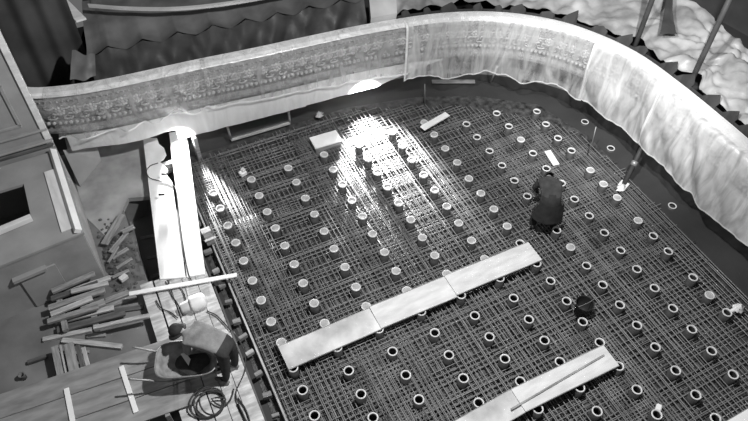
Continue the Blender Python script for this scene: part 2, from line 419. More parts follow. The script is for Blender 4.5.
def clear_segs(p, q, rad=.106):
    """a bar from p to q, cut where it would run through a sleeve"""
    p = Vector(p); q = Vector(q); d = q - p; L = d.length; x = d / L; blk = []
    for c in SLV:
        t = (c.x - p.x) * x.x + (c.y - p.y) * x.y
        if t < -.2 or t > L + .2: continue
        e = abs((c.x - p.x) * x.y - (c.y - p.y) * x.x)
        if e < rad: h = math.sqrt(rad * rad - e * e); blk.append((t - h, t + h))
    out = []; t0 = 0.0
    for a, b in sorted(blk):
        if a - t0 > .12: out.append((p + x * t0, p + x * a))
        t0 = max(t0, b)
    if L - t0 > .12: out.append((p + x * t0, q))
    return out
mesh = empty('rebar_mesh', (4, -4, -.1))
tag(mesh, 'wide grid of tied steel reinforcing bars covering the whole stalls floor', 'rebar mesh')
V, F = tube_geo([(-.5, 0, 0), (.5, 0, 0)], .0095, 6)
me_bar = mesh_of('bar', V, F, M_bar)
def bar(p, q):
    p = Vector(p); q = Vector(q); d = q - p
    o = bpy.data.objects.new('bar', me_bar); COL.objects.link(o)
    o.location = (p + q) / 2; o.rotation_euler = d.to_track_quat('X', 'Z').to_euler(); o.scale = (d.length, 1, 1)
    setpar(o, mesh)
YB, XL = -9.4, -.365
def bars(p, q):
    for a, b in clear_segs(p, q): bar(a, b)
for k in range(-1, 10):                      # seven bars between two lines of sleeves
    for i in range(7):
        x = k * .891 + .122 + i * .1078 + random.uniform(-.006, .006)
        if x < XL or x > 8.85: continue
        sk = random.uniform(-.01, .01); y1 = min(ymax(x), 1.36) - random.uniform(-.06, .12)
        if y1 < YB + .5: continue
        bars((x, YB, 0), (x + sk, y1, 0))
        if 0 < i < 6 and random.random() < .3: bars((x + .03, random.uniform(YB, -3), .004), (x + .03 + sk, y1 - random.uniform(0, 2.5), .004))
for j in range(-3, 19):                      # four bars between two rows
    for i in range(4):
        y = -j * .52 + .117 + i * .0953 + random.uniform(-.004, .004)
        if y > 1.32 or y < YB: continue
        sk = random.uniform(-.008, .008); x1 = xmax(y) + random.uniform(-.22, .12)
        bars((XL - .02, y, -.022), (x1, y + sk, -.022))
        if i in (1, 2) and random.random() < .4: bars((random.uniform(XL, 4), y + .03, -.018), (x1 - random.uniform(0, 2), y + .03 + sk, -.018))
def mat_layer(name, x0, x1, y0, y1, dx, dy, z, r, m, rot=0.0):
    V, F = [], []
    def add(p, q):
        for p_, q_ in clear_segs(p, q):
            v, f = tube_geo([p_, q_], r, 5); b = len(V); V.extend(v); F.extend([tuple(i + b for i in t) for t in f])
    x = x0
    while x < x1:
        jx = random.uniform(-.015, .015); yt = min(y1, ymax(x) - .05)
        if yt > y0: add(Vector((x + jx, y0, z)), Vector((x + jx + rot * (yt - y0), yt, z)))
        x += dx
    y = y0
    while y < y1:
        jy = random.uniform(-.015, .015); xr = min(x1, xmax(y) - .05)
        if xr > x0: add(Vector((x0, y + jy, z - .02)), Vector((xr, y + jy - rot * (xr - x0), z - .02)))
        y += dy
    o = pydata(name, V, F, m, mesh, True); tag(o, kind='stuff')
mat_layer('lower_bars', -.36, 8.8, -9.4, 1.3, .15, .15, -.075, .010, M_bar2, .001)
mat_layer('overlapping_mat', -.36, .62, -3.4, 1.2, .055, .07, .022, .007, M_bar, .002)
mat_layer('overlapping_mat', 6.2, 8.6, -5.6, -.6, .075, .06, .022, .007, M_bar, -.004)
mat_layer('overlapping_mat', 2.2, 3.4, -3.2, 1.2, .07, .09, .022, .007, M_bar, .003)
mat_layer('overlapping_mat', .9, 2.3, -8.2, -5.0, .07, .075, .022, .007, M_bar, -.002)
mat_layer('overlapping_mat', 4.9, 5.8, -9.2, -6.2, .075, .065, .022, .008, M_bar, .002)
mat_layer('overlapping_mat', .2, 1.9, -1.15, -.85, .09, .06, .025, .009, M_bar, .01)
mat_layer('overlapping_mat', .5, 2.6, -4.75, -4.5, .2, .05, .03, .009, M_bar, -.004)

# ------------------------------------------------------------------ pipe sleeves
lidded = {(521,139.2),(571,246.8),(603.7,183.5),(617.2,197.1),(638.5,220.2),(710,294.6),(507.5,225.8),(459,222.8),(590.6,169.9)}
ORD = 'first second third fourth fifth sixth seventh eighth ninth tenth eleventh twelfth thirteenth fourteenth fifteenth sixteenth seventeenth eighteenth'.split()
R0, R1 = .093, .073
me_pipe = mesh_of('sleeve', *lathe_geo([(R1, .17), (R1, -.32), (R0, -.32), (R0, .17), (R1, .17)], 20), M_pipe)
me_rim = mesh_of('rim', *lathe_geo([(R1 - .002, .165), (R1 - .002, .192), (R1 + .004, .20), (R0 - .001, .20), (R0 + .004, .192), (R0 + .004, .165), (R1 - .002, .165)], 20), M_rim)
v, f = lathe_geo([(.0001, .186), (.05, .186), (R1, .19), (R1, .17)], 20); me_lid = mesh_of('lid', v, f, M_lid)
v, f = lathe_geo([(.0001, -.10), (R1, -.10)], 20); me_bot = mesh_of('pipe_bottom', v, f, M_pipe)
for ci, c in enumerate(cols):
    for j, (u, vv) in enumerate(c):
        low = ci == 10; p = up(u, vv, -.08 if low else .2); row_y = p.y
        above = row_y > -4.35
        lid = (u, vv) in lidded or (ci <= 5 and above) or (ci == 6 and row_y > -3.3)
        t = empty('pipe_sleeve', (p.x, p.y, -.14 if low else 0))
        if low: t.scale = (1, 1, .3)
        g = 'lidded pipe sleeves' if lid else 'open pipe sleeves'
        lb = '%s pipe sleeve, %s from the balcony wall in the %s line from the white planks' % ('lidded' if lid else 'open', ORD[j], ORD[ci])
        tag(t, lb, 'pipe sleeve', g)
        tilt = (random.uniform(-.03, .03), random.uniform(-.03, .03), random.uniform(0, 6))
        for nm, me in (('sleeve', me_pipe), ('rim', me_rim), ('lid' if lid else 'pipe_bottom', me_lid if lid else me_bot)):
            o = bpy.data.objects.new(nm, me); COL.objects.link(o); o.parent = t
        t.rotation_euler = tilt

# ------------------------------------------------------------------ formwork panels laid as walkways
def panel_px(name, c4, z, th, m, label, group=None, strips=True):
    P = [up(u, v, z) for u, v in c4]      # around the top face
    ctr = sum(P, Vector()) / 4
    ax = ((P[1] - P[0]) + (P[2] - P[3])).normalized(); L = ((P[1] - P[0]).length + (P[2] - P[3]).length) / 2
    W = ((P[3] - P[0]).length + (P[2] - P[1]).length) / 2
    t = empty(name, (ctr.x, ctr.y, z - th)); tag(t, label, 'board', group)
    rz = math.atan2(ax.y, ax.x)
    box('panel_sheet', (ctr.x, ctr.y, z - th / 2), (L, W - .024, th), m, rz, t, .003)
    y = Vector((-ax.y, ax.x, 0))
    for sg in (-1, 1):
        box('edge_rail', tuple(Vector((ctr.x, ctr.y, z - th / 2)) + y * sg * (W / 2 - .006)), (L, .013, th + .003), M_wood, rz, t, .002)
    return t
panel_px('shuttering_board', [(277, 346.5), (368.5, 308), (382, 329), (289.5, 369.5)], .235, .03, M_panel_worn, 'stained formwork panel at the long walkway end beside the crouched rubble-side edge'.replace('crouched rubble-side edge', 'barrow platform'))
panel_px('shuttering_board', [(368.5, 307), (443.5, 276), (458, 297), (382, 328)], .24, .03, M_panel, 'middle formwork panel of the three in the long walkway')
panel_px('shuttering_board', [(443, 275.5), (529, 241.5), (541.5, 260), (458, 295)], .255, .03, M_panel, 'formwork panel at the long walkway end near the bent worker in dark clothes')
panel_px('shuttering_board', [(432, 433), (511, 389), (526, 412), (452, 455)], .235, .03, M_panel_worn, 'grey formwork panel of the short walkway, overlapped by the panel carrying a lath')
panel_px('shuttering_board', [(510.8, 388.3), (603.7, 344.7), (619, 365.5), (526, 412.5)], .268, .03, M_panel, 'bright formwork panel of the short walkway with a thin lath lying on it')
panel_px('shuttering_board', [(700, 436), (752, 406), (775, 425), (722, 458)], .235, .03, M_white, 'bright formwork panel beyond the open sleeves, cut off by the picture edge')
o = beam('wooden_lath', up(511, 409.3, .29), up(604.3, 354.8, .29), .035, .022, M_wood)
tag(o, 'thin wooden lath lying lengthwise on the bright formwork panel', 'lath')

# loose pieces on the mesh
o = beam('short_board', up(422.5, 128, .238), up(447.5, 113.5, .238), .17, .03, M_white); tag(o, 'short pale board lying on the mesh near the balcony wall', 'board')
o = beam('short_board', up(547.5, 150.5, .06), up(556.5, 164.5, .06), .16, .03, M_white); tag(o, 'small white board scrap beyond the bent worker', 'board')
cp = [up(u, v, .2) for u, v in ((310, 137.5), (336, 130), (341.5, 140), (315, 149))]
c = sum(cp, Vector()) / 4; ax = (cp[1] - cp[0]).normalized()
t = empty('wooden_box', (c.x, c.y, .02)); tag(t, 'white topped wooden box standing at the edge of the lit rebar patch', 'box')
box('box_body', (c.x, c.y, .105), (.64, .36, .15), M_wood, math.atan2(ax.y, ax.x), t, .004)
box('box_lid', (c.x, c.y, .185), (.68, .40, .035), M_white, math.atan2(ax.y, ax.x), t, .004)
c = up(242.5, 172, .1)
t = empty('wood_block', (c.x, c.y, 0.01)); tag(t, 'small pale wood block with a sawn step on the mesh', 'block')
box('block_base', (c.x, c.y, .06), (.15, .13, .09), M_white, .3, t, .004); box('block_step', (c.x + .025, c.y + .02, .135), (.08, .09, .07), M_panel, .3, t, .004)
c = up(580.5, 313, .02)
t = empty('bucket', (c.x, c.y, 0.0)); tag(t, 'black mortar bucket standing on the mesh among the open sleeves', 'bucket')
V, F = lathe_geo([(.0001, .03), (.13, .03), (.165, .36), (.178, .37), (.178, .385), (.163, .385), (.16, .36), (.125, .05), (.0001, .05)], 24)
o = pydata('bucket_shell', V, F, M_black, t, True); o.location = (c.x, c.y, 0)
pts = [(c.x + .172 * math.cos(a), c.y + .172 * math.sin(a) * .55 - .12 * math.sin(a), .375 + .015 * math.sin(a)) for a in [math.pi * k / 10 for k in range(11)]]
tube('bucket_handle', pts, .006, M_steel, t, 6)

def rag(name, u, v, z, sz, label, m=M_white, seed=0):
    c = up(u, v, z)
    def fn(a, b):
        r = sz * (.5 + .5 * abs(ns(a * 5 + seed, b * 3))) * b; an = a * 2 * math.pi
        rr = r * (1 + .6 * ns(math.cos(an) * 2 + seed, math.sin(an) * 2))
        return Vector((c.x + math.cos(an) * rr, c.y + math.sin(an) * rr * .8, z + .16 * (1 - b) * sz / .2 + .05 * abs(ns(an, b * 4, seed))))
    o = grid(name, fn, 18, 6, m); tag(o, label, 'rag')
    return o
rag('rag', 621, 189, .06, .20, 'crumpled white rag round the foot of the balcony prop', seed=3)
rag('rag', 737.5, 309, .12, .22, 'crumpled white rag at the rebar edge by a sleeve', seed=8)
o = box('plaster_lump', tuple(up(658.5, 408, .072)), (.14, .1, .09), M_white, .6, bevel=.02); tag(o, 'white plaster lump beside an open sleeve', 'lump')
o = tube('starter_rod', [up(587, 155, 0), up(587, 155, 0) + Vector((.02, .0, .45)), up(587, 155, 0) + Vector((.0, .03, .88))], .011, M_bar, n=6)
tag(o, 'single thin steel rod standing upright from the mesh', 'rod')
o = tube('starter_rod', [up(425, 104, 0), up(425, 104, 0) + Vector((-.03, .05, .62))], .012, M_bar, n=6)
tag(o, 'thin steel rod standing at the dark floor near the short pale board', 'rod')
# prop holding the balcony
b0 = up(623, 186, .0)
t = empty('balcony_prop', tuple(b0)); tag(t, 'dark slanting prop between the rebar edge and the draped balcony', 'prop')
tp = b0.lerp(up(648, 135, .9), 1.305 / .9)     # up under the balcony slab, behind the sheets
tube('prop_tube', [b0 + Vector((0, 0, .02)), b0.lerp(tp, .5), tp], .055, M_pole, t, 10)
tube('prop_collar', [b0.lerp(tp, .28), b0.lerp(tp, .34)], .075, M_steel, t, 10)
box('prop_foot', (b0.x, b0.y, .045), (.2, .2, .04), M_panel, .4, t, .004)

# ------------------------------------------------------------------ formwork edge along the mesh
fe = empty('edge_formwork', (-.55, -2.5, 0)); tag(fe, 'timber edge formwork with spacer blocks along the rebar', 'formwork')
beam('edge_rail', (-.42, .9, .10), (-.46, -6.6, .10), .035, .2, M_wood_l, fe)
beam('outer_rail', (-.68, -.2, .08), (-.80, -6.6, .08), .04, .2, M_wood_d, fe)  # rail coloured dark, the edge gap's shade put into its tone
y = -.65
while y > -6.4:
    k = random.uniform(-.03, .03)
    box('spacer_block', (-.57 + .015 * y / 4, y + k, .07), (random.uniform(.12, .18), random.uniform(.06, .10), .10), random.choice([M_wood_l, M_wood, M_wood]), random.uniform(-.25, .25), fe, .006)
    y -= random.uniform(.34, .50)
c = up(206, 237, .22) + Vector((.075, 0, 0))
t = empty('formwork_bracket', (c.x, c.y, 0)); tag(t, 'boxy bracket at the formwork edge beside the white planks', 'bracket')
box('bracket_body', (c.x - .04, c.y, .21), (.16, .34, .18), M_wood, .05, t, .006); box('bracket_cap', (c.x - .04, c.y + .1, .31), (.2, .14, .03), M_wood_l, .05, t, .004); box('bracket_cap', (c.x - .02, c.y - .17, .31), (.24, .05, .03), M_wood_l, .05, t, .004)

# ------------------------------------------------------------------ white plank walkway by the lamp
PA = [(143, 138), (157, 138), (159, 144), (164, 148), (166, 154), (163, 159), (159, 161), (164, 165), (168, 170), (166, 174), (172, 182), (185.5, 277), (160, 279)]
PA = [up(u, v, .335) for u, v in PA]; n_ = len(PA)
o = pydata('walkway_plank', PA + [p - Vector((0, 0, .045)) for p in PA], [tuple(range(n_ - 1, -1, -1)), tuple(range(n_, 2 * n_))] + [(i, (i + 1) % n_, n_ + (i + 1) % n_, n_ + i) for i in range(n_)], M_white)
tag(o, 'wide white plank with a torn edge, on the debris side', 'plank')
o = pydata('walkway_plank', [(x, y, z) for z in (.335, .29) for x, y in ((-.36, 2.10), (.02, 2.02), (-.80, -2.15), (-1.15, -2.07))],
    [(0, 3, 2, 1), (4, 5, 6, 7), (0, 1, 5, 4), (1, 2, 6, 5), (2, 3, 7, 6), (3, 0, 4, 7)], M_white)
tag(o, 'narrow white plank running under the balcony, on the rebar side', 'plank')
for y0 in (1.2, -1.6):
    o = box('bearer_beam', (-.79 if y0 > 0 else -1.11, y0, .155), (.66 if y0 > 0 else .52, .12, .272 if y0 > 0 else .312), M_wood, 0, bevel=.006)
    if y0 < 0: o.location.z = .145 - .01
    else: o.location.z = .155
    tag(o, 'dark bearer beam under the white planks, ' + ('near the balcony' if y0 > 0 else 'near the platform boards'), 'beam')
# ------------------------------------------------------------------ work platform boards
xs = [-1.93, -1.66, -1.40, -1.15, -.90]
for i, x in enumerate(xs):
    y0 = -1.78 - .05 * i + random.uniform(-.08, .05)
    o = beam('platform_board', (x + .02, y0, .28 + .006 * (i % 2)), (x - .03, -6.4, .28 + .006 * (i % 2)), .24, .04, M_deck)
    tag(o, ['pale platform board beside the timber stack', 'pale platform board second from the timber stack', 'pale platform board in the middle under the bending worker', 'pale platform board second from the formwork edge', 'pale platform board running next to the formwork edge'][i], 'board')
for y0 in (-2.4, -4.0, -5.8):
    o = box('bearer_beam', (-1.44, y0, .12), (1.12, .1, .24), M_wood, 0, bevel=.005); tag(o, 'bearer beam under the platform boards', 'beam', 'bearers of the platform')

# ------------------------------------------------------------------ plywood ramp
rp = empty('plywood_ramp', (-3.4, -3.8, .0)); tag(rp, 'broad dark plywood ramp under the wheelbarrow with two white battens', 'ramp')
for i in range(3):
    yc = -3.36 - .47 * i
    beam('ramp_sheet', (-5.6, yc + .12, .36), (-1.48 - .13 * i, yc - .16, .36), .462, .03, M_ramp, rp)
for x0 in (-5.2, -3.6, -2.25):
    beam('joist', (x0, -3.28, .332), (x0, -4.7, .332), .08, .325, M_wood, rp)
for a, b in (((66, 388), (73, 424)), ((121, 366), (136, 412))):
    beam('batten', up(*a, .395), up(*b, .395), .085, .035, M_white, rp)

# ------------------------------------------------------------------ timber stack
Z7 = lambda x, y: (30 + x / 4.43, 255 + y / 4.43)
T = [((95,158),(285,78),.10,.30,0),((160,162),(355,97),.10,.32,1),((92,192),(300,120),.11,.30,2),((180,160),(345,122),.09,.36,1),((80,232),(330,150),.12,.26,0),
     ((90,262),(275,188),.11,.28,1),((85,278),(330,185),.10,.20,2),((225,243),(330,205),.15,.34,0),((320,208),(436,163),.12,.26,0),((110,295),(370,230),.11,.22,1),((75,292),(300,225),.10,.17,0),
     ((118,330),(420,252),.14,.20,2),((330,230),(470,180),.10,.18,0),((95,205),(270,150),.10,.22,2),((300,118),(362,98),.09,.34,1),((340,250),(528,222),.10,.12,2)]
lab = ['weathered', 'pale', 'dark']
where = ['on the back of the pile by the box front','lying second from the box front','under the back boards, in shade','short, on top of the pile','long, in the middle of the pile','resting on the middle of the pile','low between longer pieces','thick and broken, on top of the pile','pointing at the debris heap','in the front half of the pile','jutting out toward the bare floor','broad, at the foot of the pile','end toward the platform boards','buried in the middle of the pile','tiny offcut by the debris heap','loose on the floor past the pile end']
RECTS = []                                  # (corners, bottom, top) of what already lies there
def rect_of(p, q, wd):
    x = Vector((q.x - p.x, q.y - p.y)).normalized(); y = Vector((-x.y, x.x)) * wd / 2
    return [Vector((p.x, p.y)) + y, Vector((q.x, q.y)) + y, Vector((q.x, q.y)) - y, Vector((p.x, p.y)) - y]
def rects_hit(A, B):
    for R_ in (A, B):
        for i in range(4):
            e = R_[(i + 1) % 4] - R_[i]; n = Vector((-e.y, e.x))
            a = [n.dot(v) for v in A]; b = [n.dot(v) for v in B]
            if max(a) <= min(b) or max(b) <= min(a): return False
    return True
RECTS.append(([Vector(v) for v in ((-2.07, -1.75), (-.8, -1.75), (-.8, -6.4), (-2.07, -6.4))], 0, .288))
def settle(name, a, b, wd, th, m, ground=0.0):
    """lay a piece on the floor, or as high as what lies under it asks"""
    z = ground + th
    while z < 1.2:
        p, q = up(*a, z), up(*b, z); R_ = rect_of(p, q, wd)
        box_hit = any(v.y > -1.10 + (v.x + 2.64) * .09 - .07 and v.x < -2.58 for v in R_)
        if not box_hit and not any(z - th < t_ - 1e-3 and z > b_ + 1e-3 and rects_hit(R_, C) for C, b_, t_ in RECTS): break
        z += .006
    RECTS.append((R_, z - th, z + .001))
    return beam(name, p, q, wd, th, m)
for x0 in (110, 250):
    o = settle('timber_bearer', Z7(x0 + 12, 165), Z7(x0 + 45, 330), .10, .09, M_wood); tag(o, 'short bearer under the timber pile, ' + ('by the bare floor' if x0 < 200 else 'by the debris'), 'timber')
for i in sorted(range(len(T)), key=lambda i: T[i][3]):
    a, b, wd, z, k = T[i]
    if i == 15: b = (500, 228)
    o = settle('timber_piece', Z7(*a), Z7(*b), wd, .05 + .02 * (k == 0), [M_wood, M_wood_l, M_wood_d][k])
    tag(o, lab[k] + ' timber offcut ' + where[i], 'timber', 'stacked timber offcuts')
o = settle('long_batten', Z7(250, 358), Z7(335, 350), .08, .06, M_wood); tag(o, 'short batten under the askew batten', 'batten')
o = settle('long_batten', Z7(140, 375), Z7(405, 403), .10, .08, M_wood_l); tag(o, 'batten lying askew below the timber pile', 'batten')
o = settle('long_batten', Z7(55, 372), Z7(272, 327), .09, .07, M_wood_l); tag(o, 'pale batten in front of the timber pile, end over the bare floor', 'batten')
o = settle('long_batten', Z7(279, 320), Z7(525, 265), .08, .07, M_wood_l); tag(o, 'pale batten in front of the timber pile, end toward the platform', 'batten')
o = beam('white_lath', up(129, 293.5, .42), up(237, 274.5, .36), .09, .03, M_white); tag(o, 'long white lath lying across the platform boards', 'lath')
# open crate below the stack
t = empty('trestle_crate', tuple(up(68, 362, 0))); tag(t, 'open wooden crate with upright boards between timber pile and ramp', 'crate')
for (a, b, wd, z, m) in (((54, 346), (61, 378), .12, .30, M_wood), ((60, 345), (66, 374), .03, .33, M_wood_l), ((68, 343), (74, 371), .17, .33, M_wood), ((77, 345), (83, 368), .08, .30, M_wood_d), ((83, 347), (88, 366), .07, .26, M_wood_l)):
    beam('crate_board', up(*a, z), up(*b, z), wd, .25 if wd == .12 else .04, m, t)
beam('crate_foot', up(52, 355, .055), up(89, 351, .055), .06, .05, M_wood, t); beam('crate_foot', up(58, 368, .055), up(88, 360, .055), .06, .05, M_wood, t)
o = beam('pipe_offcut', up(27, 362, .08), up(46, 355, .10), .07, .07, M_wood_d); tag(o, 'short dark bar lying on the bare floor by the crate', 'bar')
c = up(24, 378, .0)
V, F = lathe_geo([(.0001, .0), (.055, .0), (.055, .12), (.06, .13), (.05, .13), (.048, .02), (.0001, .02)], 16)
o = pydata('tin_can', V, F, M_ground, None, True); o.location = (c.x, c.y, .0); tag(o, 'small tin can on the bare floor by the ramp', 'can')

# dark pit floor and debris
random.seed(21)
me_st = []
for k in range(5):
    bm = bmesh.new(); bmesh.ops.create_icosphere(bm, subdivisions=1, radius=1)
    for v_ in bm.verts: v_.co *= 1 + .35 * ns(v_.co.x * 1.7 + k * 9, v_.co.y * 1.7, v_.co.z * 1.7)
    me = bpy.data.meshes.new('rubble_stone'); bm.to_mesh(me); bm.free(); me.materials.append(M_rubble); me_st.append(me)
def heap(a, b):
    x = -2.62 + .72 * a + .1 * b; y = -1.55 + 1.45 * b
    h = .16 * math.sin(math.pi * min(1, a * 1.1)) * math.sin(math.pi * b) + .05 * ns(x * 6, y * 6)
    return Vector((x, y, max(h, -.02)))
tag(grid('debris_heap', heap, 24, 30, M_rubble), 'low heap of dusty debris between stage box and white planks', 'debris', kind='stuff')
frag = [((104,244),(122,214),.16,1),((110,252),(127,232),.10,0),((112,258),(128,248),.09,2),((122,232),(134,226),.12,1),((112,277),(129,270),.07,0),((116,268),(132,258),.06,1),((140,238),(160,234),.08,2),((147,258),(166,254),.07,2),((153,276),(170,272),.09,2),((108,262),(118,246),.05,1)]
wf = ['broad and tilted','narrow, leaning','at the heap edge','short, on the heap top','beside the timber pile','pale and thin, in front','down in the pit, nearest the alcove','down in the pit, middle one of three','down in the pit, nearest the platform boards','thin pale, along the box side']
FR = []
for i, (a, b, wd, k) in enumerate(frag):
    o = settle('board_fragment', a, b, wd, .03, [M_wood, M_wood, M_wood][k], -.80 if i in (6, 7, 8) else .13); tag(o, 'broken board fragment in the debris, ' + wf[i].replace(' and tilted', '').replace(', leaning', ''), 'board')
    FR.append(RECTS[-1][0])
bp0 = up(124, 279, .1)
o = box('pale_brick', (bp0.x, bp0.y, .14), (.16, .11, .09), M_panel, .4, bevel=.008); tag(o, 'pale brick on the debris heap', 'brick')
def heap_h(x, y):
    b = (y + 1.55) / 1.45; a = (x + 2.62 - .1 * b) / .72
    return heap(a, b).z if 0 <= a <= 1 and 0 <= b <= 1 else 0.0
def near_frag(x, y, rad):
    R_ = [Vector((x + rad * a, y + rad * b)) for a, b in ((-1, -1), (1, -1), (1, 1), (-1, 1))]
    return any(rects_hit(R_, C) for C in FR)
ST = []
for k in range(70):
    rad = .062 * (1 - k / 95); n_try = 0
    while True:
        n_try += 1
        if n_try % 200 == 0: rad *= .9
        p = up(103 + 28 * random.random() + random.gauss(0, 4), 226 + 58 * random.random() + random.gauss(0, 4), .08)
        if p.x < -2.52 or p.x > PX0 - .06: continue
        if near_frag(p.x, p.y, rad) or (p.xy - bp0.xy).length < .11 + rad: continue
        if any(rects_hit([Vector((p.x + rad * a, p.y + rad * b)) for a, b in ((-1, -1), (1, -1), (1, 1), (-1, 1))], C) and b_ < .2 for C, b_, t_ in RECTS[:24]): continue
        if all((p.xy - c).length > rad + q for c, q in ST): break
    ST.append((p.xy.copy(), rad)); r_ = rad / 1.22
    o = bpy.data.objects.new('rubble_stone', random.choice(me_st)); COL.objects.link(o)
    sz = r_ * random.uniform(.55, .9)
    o.location = (p.x, p.y, heap_h(p.x, p.y) + sz * .75); o.scale = (r_, r_ * random.uniform(.7, 1), sz); o.rotation_euler = (0, 0, random.uniform(0, 6))
    tag(o, 'lump of rubble in the debris heap beside the stage box', 'rubble', 'rubble lumps in the debris heap')

# ------------------------------------------------------------------ cables, hose
def cable(name, px, r, label, cat='cable', m=M_cable):
    o = tube(name, smooth_pts([up(u, v, z) for u, v, z in px], 6), r, m, None, 6); tag(o, label, cat); return o
cable('power_cable', [(158,163,.349),(150,166,.349),(146.5,172,.349),(150,178,.349),(160,181,.349),(170,184,.349),(176,190,.349),(179,215,.349),(183,245,.349),(188,272,.349),(192,282,.335)], .011, 'thin cable looping over the white planks')
cable('power_cable', [(166,281,.33),(172,295,.33),(178,305,.34),(183,316,.34)], .013, 'cable from the white lath to the canister')
cable('power_cable', [(156,300,.33),(161,308,.33),(170,312,.33),(178,318,.34)], .012, 'bent cable at the platform edge by the timber pile')
cable('power_cable', [(207,311,.34),(216,315,.34),(224,323,.34),(231,331,.34)], .013, 'cable between canister and formwork edge')
cable('power_cable', [(234,332,.34),(244,350,.33),(245,370,.33),(236,392,.335),(239,405,.36),(243,414,.36),(247,424,.35)], .012, 'long cable along the formwork edge beside the worker')
cable('power_cable', [(238,398,.33),(246,410,.33),(250,422,.33)], .013, 'short cable end crossing the platform boards')
cable('power_cable', [(181,288,.33),(184,294,.33),(186,302,.34)], .011, 'short cable end beside the canister')
c = up(207, 404, .30); pts = []
for i in range(3 * 24 + 1):
    a = 2 * math.pi * i / 24; k = i / 24
    pts.append((c.x + (.30 - .035 * k + .03 * math.sin(a * .7)) * math.cos(a) + .03 * k, c.y + (.27 - .02 * k) * math.sin(a) - .02 * k, .315 + .018 * k + .02 * math.sin(a * 1.5 + k)))
for q in ((.10, .02), (.22, -.18), (.40, -.10), (.50, .05)): pts.append((c.x + q[0], c.y + q[1], .33))
pts = [(x, y, z + .075 * min(1, max(0, (y + 4.92) / .12)) * min(1, max(0, (-1.42 - x) / .1))) for x, y, z in pts]
o = tube('hose_coil', smooth_pts(pts, 2), .016, M_cable, None, 7); tag(o, 'coiled dark hose lying on the platform boards', 'hose')
o = beam('crowbar', up(237, 404, .32), up(246, 421, .32), .035, .03, M_black); tag(o, 'dark iron bar on the boards by the hose coil', 'bar')

# canister (white, lying)
a = up(206, 299, .475); b = up(181, 309, .44); ax = (b - a).normalized()
t = empty('canister', (a.x, a.y, .29)); tag(t, 'white bulging canister lying on the platform boards', 'canister')
L = (b - a).length
V, F = lathe_geo([(.0001, 0), (.09, .005), (.145, .04), (.16, .1), (.16, L * .5), (.15, L * .58), (.12, L * .63)], 20)
R = ax.to_track_quat('Z', 'Y').to_matrix().to_4x4()
o = pydata('canister_body', [a + R @ Vector(v) for v in V], F, M_white, t, True)
V, F = lathe_geo([(.12, L * .62), (.118, L * .66), (.10, L * .95), (.085, L), (.0001, L)], 20)
pydata('canister_neck', [a + R @ Vector(v) for v in V], F, M_panel, t, True)
V, F = lathe_geo([(.155, L * .56), (.168, L * .57), (.16, L * .61), (.13, L * .62)], 20)
pydata('canister_collar', [a + R @ Vector(v) for v in V], F, M_wood_l, t, True)

# ------------------------------------------------------------------ wheelbarrow
Pl = up(156.5, 361, .88); Pr = up(216, 356, .88)
d = (Pr - Pl).normalized(); Lb = (Pr - Pl).length + .02; wy = Vector((-d.y, d.x, 0)); c0 = (Pl + Pr) / 2 - wy * .0
wb = empty('wheelbarrow', (c0.x, c0.y, .36)); tag(wb, 'metal wheelbarrow of dark mortar standing on the plywood ramp', 'wheelbarrow')
def ring(hl, hw, z, n=40, e=4.0):
    out = []
    for k in range(n):
        a = 2 * math.pi * k / n; ca, sa = math.cos(a), math.sin(a)
        out.append(c0 * 1 + d * (hl * math.copysign(abs(ca) ** (2 / e), ca)) + wy * (hw * math.copysign(abs(sa) ** (2 / e), sa)) + Vector((0, 0, z - c0.z)))
    return out
rings = [ring(Lb / 2, .335, .88), ring(Lb / 2 - .06, .29, .76), ring(Lb / 2 - .15, .22, .62), ring(Lb / 2 - .22, .17, .56)]
n = 40; V = sum(rings, []); F = [(i * n + k, i * n + (k + 1) % n, (i + 1) * n + (k + 1) % n, (i + 1) * n + k) for i in range(3) for k in range(n)] + [tuple(range(3 * n, 4 * n))]
o = pydata('tub', V, F, M_barrow, wb, True); o.modifiers.new('solid', 'SOLIDIFY').thickness = .008
V, F = tube_geo(ring(Lb / 2 + .008, .343, .885), .014, 8, True); pydata('tub_rim', V, F, M_steel, wb, True)
def mort(a, b):
    an = a * 2 * math.pi; r = b
    p = c0 + d * (.06 + .30 * r * math.cos(an)) + wy * (.03 + .20 * r * math.sin(an) * (1 + .2 * math.sin(3 * an))) 
    return Vector((p.x, p.y, .665 + .06 * (1 - r * r) + .03 * ns(p.x * 8, p.y * 8)))
grid('mortar', mort, 28, 8, M_mortar, wb)
for sg in (-1, 1):
    s0 = c0 + d * .45 + wy * (.10 * sg); s1 = c0 - d * .30 + wy * (.26 * sg); s2 = c0 - d * (Lb / 2 + .42) + wy * (.30 * sg)
    hd = tube('handle_bar', smooth_pts([(s0.x, s0.y, .50), (s1.x, s1.y, .60), ((s1.x + s2.x) / 2 - .05, (s1.y + s2.y) / 2, .80), (s2.x, s2.y, .90)], 6), .019, M_steel, wb, 8)
    g = s2 - d * .06
    tube('grip', [(s2.x, s2.y, .90), (g.x - .06 * d.x, g.y - .06 * d.y, .905)], .024, M_black, hd, 8)
    l0 = c0 - d * .26 + wy * .22 * sg
    tube('leg', [(l0.x, l0.y, .60), (l0.x - .04 * d.x, l0.y, .364)], .017, M_steel, wb, 8)
wc = c0 + d * .44
V, F = [], []
pts = [(wc.x + d.x * .105 * math.cos(a), wc.y + d.y * .105 * math.cos(a), .495 + .105 * math.sin(a)) for a in [2 * math.pi * k / 24 for k in range(24)]]
V, F = tube_geo(pts, .03, 8, True); wh = pydata('wheel', V, F, M_black, wb, True)
tube('axle', [(wc.x + wy.x * .07, wc.y + wy.y * .07, .495), (wc.x - wy.x * .07, wc.y - wy.y * .07, .495)], .02, M_steel, wb, 8)
